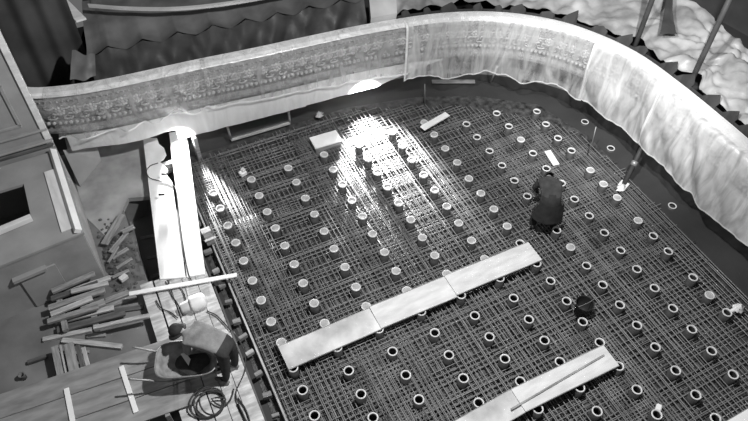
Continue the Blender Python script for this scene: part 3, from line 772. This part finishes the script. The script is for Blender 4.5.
# trowel on the mortar, its glint put in as a white blade colour
tq = up(188, 362, .73)
t = empty('trowel', tuple(tq)); tag(t, 'bright steel trowel lying on the mortar in the wheelbarrow', 'trowel')
P4 = [up(180.5, 354, .755), up(185, 352, .765), up(190.5, 359, .765), up(188.5, 365.5, .75)]
V = P4 + [p - Vector((0, 0, .008)) for p in P4]
pydata('blade', V, [(0, 3, 2, 1), (4, 5, 6, 7), (0, 1, 5, 4), (1, 2, 6, 5), (2, 3, 7, 6), (3, 0, 4, 7)], M_white, t)
tube('trowel_handle', [up(183, 353, .77), up(186, 350, .81), up(191, 353, .80)], .012, M_wood_l, t, 6)

# ------------------------------------------------------------------ people
def figure(name, J, E_, parent, region, mats, sub=2):
    names = list(J); idx = {k: i for i, k in enumerate(names)}
    me = bpy.data.meshes.new(name); me.from_pydata([tuple(J[k][0]) for k in names], [(idx[a], idx[b]) for a, b in E_], [])
    ob = bpy.data.objects.new(name + '_tmp', me); COL.objects.link(ob)
    ob.modifiers.new('skin', 'SKIN').use_smooth_shade = True
    ss = ob.modifiers.new('sub', 'SUBSURF'); ss.levels = ss.render_levels = sub
    sv = me.skin_vertices[0].data
    for k in names:
        r = J[k][1]; sv[idx[k]].radius = (r, r) if not isinstance(r, tuple) else r
    sv[idx['pelvis']].use_root = True
    bpy.context.view_layer.update()
    dg = bpy.context.evaluated_depsgraph_get()
    m2 = bpy.data.meshes.new_from_object(ob.evaluated_get(dg)); m2.name = name
    bpy.data.objects.remove(ob)
    m2.materials.clear()
    for q in mats: m2.materials.append(q)
    for p in m2.polygons:
        p.use_smooth = True; p.material_index = region(p.center)
    o = bpy.data.objects.new(name, m2); COL.objects.link(o); setpar(o, parent)
    return o
def person(label, base, F_, J_local, hand_dirs, mats, region_l, parts):
    """J_local: joint -> ((right, forward, up), radius) in the person's frame"""
    F_ = Vector(F_).normalized(); Rr = Vector((F_.y, -F_.x, 0)); base = Vector(base)
    W = lambda q: base + Rr * q[0] + F_ * q[1] + Vector((0, 0, q[2]))
    inv = lambda p: ((p - base).dot(Rr), (p - base).dot(F_), p.z - base.z)
    t = empty('person', tuple(base)); tag(t, label, 'person')
    J = dict(J_local); E_ = [('pelvis', 'waist'), ('waist', 'chest'), ('chest', 'neck'), ('neck', 'head'), ('head', 'crown'), ('head', 'nose')]
    for s in 'lr':
        E_ += [('pelvis', 'hip_' + s), ('hip_' + s, 'knee_' + s), ('knee_' + s, 'ankle_' + s), ('ankle_' + s, 'toe_' + s),
               ('chest', 'shoulder_' + s), ('shoulder_' + s, 'elbow_' + s), ('elbow_' + s, 'wrist_' + s), ('wrist_' + s, 'palm_' + s)]
        pw = Vector(J['palm_' + s][0]); hd = Vector(hand_dirs[s][0]).normalized(); sd = Vector(hand_dirs[s][1]).normalized(); nn = hd.cross(sd)
        for k, (off, ln) in enumerate(((-.036, .07), (-.012, .085), (.012, .08), (.034, .062))):
            a = pw + sd * off + hd * .045; b = a + hd * ln * .55 + nn * .008; c_ = b + hd * ln * .4 + nn * .03
            for q, (pt, r) in enumerate(((a, .0105), (b, .0095), (c_, .008))): J['f%d%d_%s' % (k, q, s)] = (tuple(pt), r)
            E_ += [('palm_' + s, 'f%d0_%s' % (k, s)), ('f%d0_%s' % (k, s), 'f%d1_%s' % (k, s)), ('f%d1_%s' % (k, s), 'f%d2_%s' % (k, s))]
        a = pw - sd * .05 - hd * .01 + nn * .01; b = a - sd * .02 + hd * .045 + nn * .02
        J['t0_' + s] = (tuple(a), .012); J['t1_' + s] = (tuple(b), .009); E_ += [('palm_' + s, 't0_' + s), ('t0_' + s, 't1_' + s)]
    JW = {k: (W(v[0]), v[1]) for k, v in J.items()}
    figure('body', JW, E_, t, lambda p: region_l(inv(p)), mats)
    parts(t, W)
    return t
def ellipsoid(name, c, ax, m, parent, cut=None, seg=14):
    V, F = [], []
    X, Y, Z = ax
    n2 = 8; top = 1.0 if cut is None else cut
    for i in range(n2 + 1):
        ph = math.pi * (i / n2) * top
        for k in range(seg):
            a = 2 * math.pi * k / seg
            V.append(Vector(c) + X * math.sin(ph) * math.cos(a) + Y * math.sin(ph) * math.sin(a) + Z * math.cos(ph))
    for i in range(n2):
        for k in range(seg): F.append((i * seg + k, i * seg + (k + 1) % seg, (i + 1) * seg + (k + 1) % seg, (i + 1) * seg + k))
    return pydata(name, V, F, m, parent, True)

# worker in dark clothes bent over the mesh, back to the camera
bp_ = up(542, 227.5, .035); F1 = Vector((.50, .87, 0))
J1 = {'pelvis': ((0, -.10, .90), (.17, .15)), 'waist': ((0, .06, 1.02), (.165, .13)), 'chest': ((0, .34, 1.04), (.19, .14)), 'neck': ((0, .54, .97), .065), 'head': ((.03, .66, .90), (.085, .09)), 'crown': ((.04, .74, .84), .06), 'nose': ((.035, .70, .80), .018)}
for s, q in (('l', -1), ('r', 1)):
    J1.update({'hip_' + s: ((.12 * q, -.08, .84), .135), 'knee_' + s: ((.20 * q, .09, .46), .105), 'ankle_' + s: ((.205 * q, 0, .11), .07), 'toe_' + s: ((.22 * q, .16, .06), .045),
               'shoulder_' + s: ((.19 * q, .42, 1.0), .085), 'elbow_' + s: ((.25 * q, .52, .70), .065), 'wrist_' + s: ((.13 * q, .62, .45), .045), 'palm_' + s: ((.10 * q, .65, .37), .036)})
def reg1(p):
    r, f, z = p
    if z < .09: return 3
    if f > .50 and z < .47 and abs(r) < .3: return 2
    if f > .57 and z > .76 and abs(r) < .13: return 2
    if f > -.02 and z > .6: return 1
    return 0
def parts1(t, W):
    O = W((0, 0, 0)); X = W((1, 0, 0)) - O; Y = W((0, 1, 0)) - O; Zv = Vector((0, 0, 1))
    up_ = (Y * .75 - Zv * .5).normalized(); bk = (Y * .35 + Zv * .9).normalized()
    ellipsoid('hair', W((.035, .685, .895)), (X * .098, bk * .10, up_ * .115), M_hair, t, .62)
    # coat tail hanging behind
    def fn(a, b):
        an = math.pi * (1.0 + a); r = .23 + .07 * b + .015 * math.sin(9 * a)
        return W((r * math.cos(an) * 1.05, -.06 + .20 * math.sin(an) * (1 + .25 * b), .98 - .50 * b))
    grid('coat_tail', fn, 24, 8, M_coat, t)
    for sg in (-1, 1):
        ellipsoid('boot', W((.215 * sg, .08, .05)), (X * .06, Y * .16, Zv * .06), M_black, t)
person('bent worker in dark coat and trousers working on the mesh', bp_, F1, J1,
       {'l': ((.1, .35, -1), (1, 0, 0)), 'r': ((-.1, .35, -1), (-1, 0, 0))}, [M_coat, M_coat2, M_skin, M_boot], reg1, parts1)

# worker bending over the wheelbarrow
hp = up(224.5, 346, 1.22); sh = up(191, 334, 1.25); F2 = Vector((sh.x - hp.x, sh.y - hp.y, 0)).normalized()
ft = up(224, 380, .37); base2 = Vector(((ft.x + hp.x) / 2 + .03, (ft.y + hp.y) / 2, .30))
Rr2 = Vector((F2.y, -F2.x, 0))
def loc2(p): q = p - base2; return (q.dot(Rr2), q.dot(F2), q.z)
hl = loc2(hp); sl = loc2(sh); palmL = loc2(up(192, 349, .86)); palmR = loc2(up(199, 347, .88))
fl = loc2(up(226, 381, .36)); fr = loc2(up(235, 366, .36))
if fl[0] > fr[0]: fl, fr = fr, fl
J2 = {'pelvis': ((hl[0], hl[1] + .02, .90), (.165, .15)), 'waist': ((hl[0] * .6 + sl[0] * .4, hl[1] + .2, 1.0), (.20, .15)), 'chest': ((sl[0], sl[1] - .08, 1.0), (.235, .16)), 'neck': ((sl[0], sl[1] + .12, .97), .06),
      'head': ((sl[0] - .02, sl[1] + .26, .93), (.09, .09)), 'crown': ((sl[0] - .02, sl[1] + .34, .90), .06), 'nose': ((sl[0] - .02, sl[1] + .33, .83), .018)}
for s, q, ff, pl in (('l', -1, fl, palmL), ('r', 1, fr, palmR)):
    kx = hl[0] + .14 * q
    J2.update({'hip_' + s: ((hl[0] + .11 * q, hl[1], .83), .125), 'knee_' + s: ((kx, (hl[1] + ff[1]) / 2 - .01, .47), .10), 'ankle_' + s: ((ff[0], ff[1] - .02, .12), .06), 'toe_' + s: ((ff[0] + .02 * q, ff[1] + .14, .07), .045),
               'shoulder_' + s: ((sl[0] + .19 * q, sl[1] - .02, .97), .085), 'elbow_' + s: ((sl[0] + .24 * q, sl[1] - .02 , .72), .065)})
    ex = Vector((sl[0] + .24 * q, sl[1] - .02, .72)); pv = Vector(pl)
    dd = pv - ex
    if dd.length > .36: pv = ex + dd.normalized() * .36
    wv = ex.lerp(pv, .78)
    J2['wrist_' + s] = (tuple(wv), .042); J2['palm_' + s] = (tuple(pv), .035)
def reg2(p):
    r, f, z = p
    if z < .13: return 3
    if f > sl[1] + .12 and z > .8: return 2
    if z < .56 and f > hl[1] + .22: return 2
    if f > hl[1] + .06 and z > .5: return 1
    return 0
def parts2(t, W):
    O = W((0, 0, 0)); X = W((1, 0, 0)) - O; Y = W((0, 1, 0)) - O; Zv = Vector((0, 0, 1))
    hc = (sl[0] - .02, sl[1] + .28, .95)
    u_ = (Y * .55 + Zv * .83).normalized(); b_ = u_.cross(X).normalized()
    ellipsoid('hat_crown', W(hc), (X * .125, b_ * .14, u_ * .12), M_hair, t, .55)
    V, F = [], []
    def brim(a, b):
        an = 2 * math.pi * a; r = .115 + .075 * b
        return W(hc) + X * r * math.cos(an) * .95 + b_ * -(r * math.sin(an)) - u_ * (.02 + .02 * b)
    grid('hat_brim', brim, 24, 2, M_hair, t).modifiers.new('solid', 'SOLIDIFY').thickness = .012
    for ff, q in ((fl, -1), (fr, 1)):
        ellipsoid('shoe', W((ff[0] + .01 * q, ff[1] + .07, .055)), (X * .055, Y * .15, Zv * .055), M_boot, t)
person('worker in pale shirt and dark trousers bending over the wheelbarrow', base2, F2, J2,
       {'l': ((.1, .5, -1), (1, 0, 0)), 'r': ((-.1, .5, -1), (-1, 0, 0))}, [M_trouser, M_shirt, M_skin, M_boot], reg2, parts2)

# ------------------------------------------------------------------ draped plastic on the balcony front
def drape(name, s0, s1, zb, m, label, amp=.03, off=.34, seed=0, slant=0.0, ztop=2.515, nu=None, fq=1.0):
    nu = nu or max(24, int((s1 - s0) * 22)); nv = 26
    def fn(a, b):
        s = s0 + (s1 - s0) * a
        zbot = zb(a) if callable(zb) else zb
        if b < .12:
            t = b / .12; return pp(s, .06 + (off - .08) * t, ztop + .012 - .05 * t * t + .012 * ns(s * 9, t, seed))
        t = (b - .12) / .88
        ss = s - slant * t
        fold = amp * (t if fq == 1 else .25 + t * (1.15 - .6 * t)) * (1.0 * math.sin(ss * 9 * fq + 3 * ns(ss * 1.1, seed)) * .6 + 1.4 * ns(ss * 2.3 * fq, t * 1.2, seed) + .6 * fq * ns(ss * 7, t * 2, seed + 5) + (0 if fq == 1 else .9 * abs(ns(ss * 2.1 + t * 1.6, t * 2.2, seed + 9))))
        return pp(s, off + .03 * math.sin(t * 2.2) + fold, (ztop - .04) * (1 - t) + zbot * t + .02 * t * ns(s * 4, 0, seed))
    o = grid(name, fn, nu, nv, m); tag(o, label, 'plastic sheet')
    def hem(a, b):
        p = fn(a, 1.0); return Vector((p.x, p.y, p.z - .008 + .036 * b)) + (pp(s0 + (s1 - s0) * a, .012, 0) - pp(s0 + (s1 - s0) * a, 0, 0))
    grid('hem', hem, nu, 1, M_hem, o)
    def edge(a, b):
        p = fn(0.0, a); q = fn(.02, a); d_ = (q - p); return p + d_.normalized() * .05 * b + (pp(s0, .01, 0) - pp(s0, 0, 0))
    if s0 > 6: grid('edge_fold', edge, 26, 1, M_hem, o)
    return o
sA = s_of_x(-2.42); sB = s_of_x(.75); sC = s_of_x(5.3); sD = s_of_y(-1.5); sE = s_of_y(-3.4)
drape('plastic_sheet', sA, sB, 1.42, M_film, 'greyish clear plastic sheet over the balcony front near the stage box', .10, seed=1, slant=.9)
drape('plastic_sheet', sB - .1, sC, lambda a: 1.42 - .25 * a, M_film, 'clear plastic sheet over the straight stretch of the balcony front', .03, seed=2)
drape('plastic_sheet', sC - .1, sD, lambda a: .98 + .07 * math.sin(a * 17), M_film_m, 'milky plastic sheet round the balcony bend with a ragged hem', .07, off=.36, seed=3)
drape('plastic_sheet', sD - .1, sE, lambda a: .92 - .05 * a, M_film_w, 'bright plastic sheet on the bend, stopping at the slanting prop', .10, off=.38, seed=4, slant=.7, fq=.42)
drape('plastic_sheet', sE - .05, LEN, lambda a: .95 - .05 * math.sin(a * 5), M_film_w, 'large creased plastic sheet hanging past the slanting prop', .12, off=.44, seed=5, slant=1.0, fq=.38)
# white cloth skirt under the parapet, glowing from the lamps behind it
def skirt(s0, s1, zt, zb, label, seed):
    def fn(a, b):
        s = s0 + (s1 - s0) * a; z0 = zb(a); 
        return pp(s, .20 + .03 * math.sin(b * 2) + .025 * b * ns(s * 3, seed), zt + (z0 - zt) * b)
    o = grid('cloth_skirt', fn, int((s1 - s0) * 14), 8, M_cloth); tag(o, label, 'cloth')
skirt(s_of_x(-2.35), s_of_x(-.15), 1.34, lambda a: .90 + .03 * math.sin(a * 8), 'white cloth strip under the balcony front above the white planks', 1)
skirt(s_of_x(-.15), s_of_x(2.75), 1.34, lambda a: .62 + .10 * a, 'white cloth strip under the balcony front above the timber trough', 2)
skirt(s_of_x(2.8), s_of_x(6.2), 1.34, lambda a: .74 + .14 * a + max(0, a - .5) * .95, 'white cloth strip under the balcony front by the lit rebar patch', 3)
# trough frame under the skirt
t = empty('timber_trough', tuple(up(260, 132, 0))); tag(t, 'open timber trough frame under the balcony front', 'trough')
A = up(231, 139, .05); B = up(290, 122, .05)
beam('trough_rail', A, B, .05, .06, M_wood_l, t); tube('trough_post', [A, A + Vector((-.03, .05, .55))], .03, M_wood, t, 6); tube('trough_post', [B, B + Vector((0, .04, .45))], .03, M_wood, t, 6)
n_ = (B - A).normalized().cross(Vector((0, 0, 1)))
beam('trough_board', A - n_ * .22 + Vector((0, 0, .36)), B - n_ * .22 + Vector((0, 0, .36)), .24, .025, M_wood, t, updir=(0, -.5, .85))
beam('trough_board', A - n_ * .04 + Vector((0, 0, .02)), B - n_ * .04 + Vector((0, 0, .02)), .03, .06, M_wood_d, t)
o = box('wooden_post', tuple(up(197, 149, .235)), (.09, .12, .75), M_wood, .2, bevel=.005); tag(o, 'short upright timber post at the head of the planks', 'post')
rag('rag', 319, 116, .06, .18, 'grey rag hanging at the foot of the balcony wall', M_wood_l, 5)
o = beam('pale_board', up(432, 81, .02), up(475, 81, .02), .12, .04, M_wood); tag(o, 'board lying at the dark foot of the balcony wall', 'board')
o = tube('wall_stay', [up(491, 82, .02), up(497, 66, .75)], .025, M_panel, None, 6); tag(o, 'pale upright stay between floor and plastic hem', 'stay')

# flood lamps under the balcony
for L_, tg, lb in ((LAMP_A, Vector((4.05, 0, .25)), 'flood lamp behind the cloth by the lit rebar patch'), (LAMP_B, Vector((-.5, 0, .35)), 'flood lamp behind the cloth above the white planks')):
    dv = (tg - L_).normalized(); bk = L_ - dv * .10
    t = empty('flood_lamp', (bk.x, bk.y, -.13)); tag(t, lb, 'lamp')
    R = dv.to_track_quat('Z', 'Y').to_matrix()
    V, F = lathe_geo([(.0001, -.08), (.05, -.08), (.07, -.04), (.12, .06), (.12, .07), (.11, .06), (.06, -.03), (.0001, -.05)], 16)
    pydata('lamp_housing', [bk + R @ Vector(v) for v in V], F, M_steel, t, True)
    tube('lamp_stand', [(bk.x, bk.y + .06, bk.z - .06), (bk.x, bk.y + .06, -.1)], .015, M_black, t, 6)
    box('lamp_foot', (bk.x, bk.y + .06, -.12), (.2, .2, .03), M_black, 0, t)

# ------------------------------------------------------------------ tarpaulins over the balcony seats
def ridge_z(s, per=.72):
    k = (s / per) % 1.0; return 1 - 2 * abs(k - .5)      # 1 at a chair back, 0 between
s0, s1 = s_of_x(-1.52), s_of_x(4.42)
def front(a, b):
    s = s0 + (s1 - s0) * a; r = ridge_z(s + .45 * b)
    r0 = ridge_z(s); zt = 2.72 + .17 * r0 ** 1.3 + .015 * ns(s * 3); t = b
    off = -.52 + .30 * t + .05 * r * (1 - t) * 1.0 + .22 * (r - .5) * t + .05 * ns(s * 5, t * 3)
    return pp(s, off, zt * (1 - t) + 1.95 * t)
tag(grid('dark_tarpaulin', front, 200, 10, M_tarp_d), 'dark tarpaulin hanging in peaked folds behind the straight balcony rail', 'tarpaulin')
def top(a, b):
    s = s0 + (s1 - s0) * a; r = ridge_z(s)
    z0 = 2.735 + .17 * r ** 1.3 + .015 * ns(s * 3); off = -.50 - 1.9 * b
    z = z0 * (1 - b) ** 2 + (1 - (1 - b) ** 2) * (2.86 + .05 * ns(s * 1.3, b * 2) + .03 * ns(s * 4, b * 5)) - .16 * math.sin(math.pi * min(1, b * 2.2)) * .6 * (1 - b)
    return pp(s, off, z)
tag(grid('grey_tarpaulin', top, 200, 24, M_tarp_g), 'glossy grey tarpaulin spread over the seat rows behind the dark peaked one', 'tarpaulin')
# folded end of the tarp near the dark curtain
def endf(a, b):
    p0 = up(72, 50, 2.85).lerp(up(70, 80, 2.56), b); p1 = up(95, 54, 2.8).lerp(up(96, 76, 2.56), b)
    p = p0.lerp(p1, a); return Vector((p.x, p.y - .06 * math.sin(a * math.pi) + .03 * math.sin(a * 9), p.z + .03 * ns(a * 3, b * 3)))
tag(grid('tarpaulin_flap', endf, 16, 10, M_tarp_g), 'folded shiny tarpaulin flap at the end of the dark peaked tarpaulin', 'tarpaulin')
# pale ledge further back and the pointed board
L1 = smooth_pts([up(88, 5, 3.3), up(130, 8, 3.3), up(180, 8, 3.3), up(235, 2, 3.3), up(290, -8, 3.3)], 6)
V = []; 
for p in L1: V += [p + Vector((0, -.02, 0)), p + Vector((0, .06, 0)), p + Vector((0, .06, -.05)), p + Vector((0, -.02, -.05))]
F = [(i * 4 + j, i * 4 + (j + 1) % 4, (i + 1) * 4 + (j + 1) % 4, (i + 1) * 4 + j) for i in range(len(L1) - 1) for j in range(4)] + [(3, 2, 1, 0), tuple(range(len(V) - 4, len(V)))]
tag(pydata('trim_1', V, F, M_plaster), kind='structure')
P4 = [up(48, -6, 3.3), up(62, -6, 3.3), up(86, 18, 3.2), up(76, 21, 3.2)]
V = P4 + [p - Vector((0, 0, .04)) for p in P4]
o = pydata('pointed_board', V, [(0, 3, 2, 1), (4, 5, 6, 7), (0, 1, 5, 4), (1, 2, 6, 5), (2, 3, 7, 6), (3, 0, 4, 7)], M_panel); tag(o, 'pale board end sticking out of the dark curtain', 'board')
# white box panel at the end of the tarps
P4 = [up(369, -4, 2.85), up(396, -6, 2.85), up(397, 13, 2.62), up(371, 18, 2.62)]
V = P4 + [p - Vector((0, -.03, .2)) for p in P4]
o = pydata('covered_seat', V, [(0, 3, 2, 1), (4, 5, 6, 7), (0, 1, 5, 4), (1, 2, 6, 5), (2, 3, 7, 6), (3, 0, 4, 7)], M_plaster); tag(o, 'seat wrapped in pale paper at the end of the dark tarpaulin', 'seat')
# two upright scaffold poles standing on the balcony floor behind the rail
POLES = [(up(638, 38, 2.6), 'dark scaffold pole rising behind the brightest stretch of balcony rail'), (up(690, 84, 2.36), 'dark scaffold pole rising behind the creased plastic sheet')]
POLE_S = [min((i * LEN / 600 for i in range(600)), key=lambda s: (path_at(s)[0].xy - P.xy).length) for P, _ in POLES]
for P, lb in POLES:
    o = tube('scaffold_pole', [(P.x, P.y, 1.60), (P.x + .02, P.y + .02, 5.6)], .055, M_pole, None, 10); tag(o, lb, 'pole')
# dark peaks round the bend, put in for the shade between pale sheets
s2, s3 = s_of_x(5.05), s_of_x(8.5)
random.seed(4)
SPK = []; q_ = s2 + .2
while q_ < LEN:
    SPK.append((q_, random.uniform(.08, .20), random.uniform(.05, .16) if q_ < s3 else random.uniform(.08, .34))); q_ += random.uniform(.35, .75)
def spike(s): return max([h * max(0, 1 - abs(s - c) / w_) for c, w_, h in SPK])
def fr2(a, b):
    s = s2 + (LEN - s2) * a; h = spike(s); zt = 2.49 + h
    return pp(s + (.5 * h * (1 - b)), -.10 - .1 * (h > .01) * (1 - b) + .06 * b, zt * (1 - b) + 2.0 * b)
tag(grid('dark_tarpaulin', fr2, 420, 6, M_tarp_d), 'low dark zigzag sheet standing for shaded gaps behind the balcony bend', 'tarpaulin')
def wt(a, b):
    s = s2 + (LEN - s2) * a; r = ridge_z(s, .62) * (1 if s < s3 else .3)
    off = -.24 - sum(.30 * math.exp(-((s - c) / .17) ** 2) for c in POLE_S) * (1 - b) - interp([(s3 - 1.2, 3.3), (s3 + .6, 2.3), (s3 + 2.5, 1.5), (LEN, 1.3)], s) * b  # sheet ends short past the bend, so dark floor stands for the shade
    z = 2.47 + .10 * r * (1 - b) ** 3 + .16 * ns(s * 1.1, b * 3, 2) + .16 * abs(ns(s * 2.1 + b * 3, b * 4 - s, 4)) - .12 * abs(ns(s * 3.7 - b * 5, b * 3, 8)) + .03 * ns(s * 8, b * 9, 6) + .35 * b
    return pp(s, off, z)
tag(grid('pale_tarpaulin', wt, 220, 46, M_tarp_w), 'crumpled pale sheet spread over the balcony seats behind the bend', 'tarpaulin')
def strip(px, label, seed):
    L_, R_ = px
    nL = smooth_pts([up(*p) for p in L_], 6); nR = smooth_pts([up(*p) for p in R_], 6)
    n = min(len(nL), len(nR)); 
    def fn(a, b):
        i = min(int(a * (n - 1)), n - 1); p = nL[i].lerp(nR[i], b); return p + Vector((0, 0, .04 * ns(a * 5, b * 3, seed)))
    tag(grid('dark_strip', fn, n - 1, 4, M_tarp_d), label, 'cloth strip')
strip([[(667, -6, 3.2), (663, 18, 3.05), (660, 34, 2.9)], [(673, -6, 3.2), (673, 16, 3.05), (677, 34, 2.9)]], 'dark cloth strip hanging beside the scaffold pole', 1)

# dark stage curtain behind the side wall
def curt(a, b):
    x = -4.6 + 3.13 * a; return Vector((x, 3.05 + .05 * math.sin(x * 14) + .08 * ns(x * 2, b), 1.63 + 7 * b))
tag(grid('stage_curtain', curt, 90, 10, M_backdrop), 'dark curtain hanging between the side wall and the tarpaulins', 'curtain')
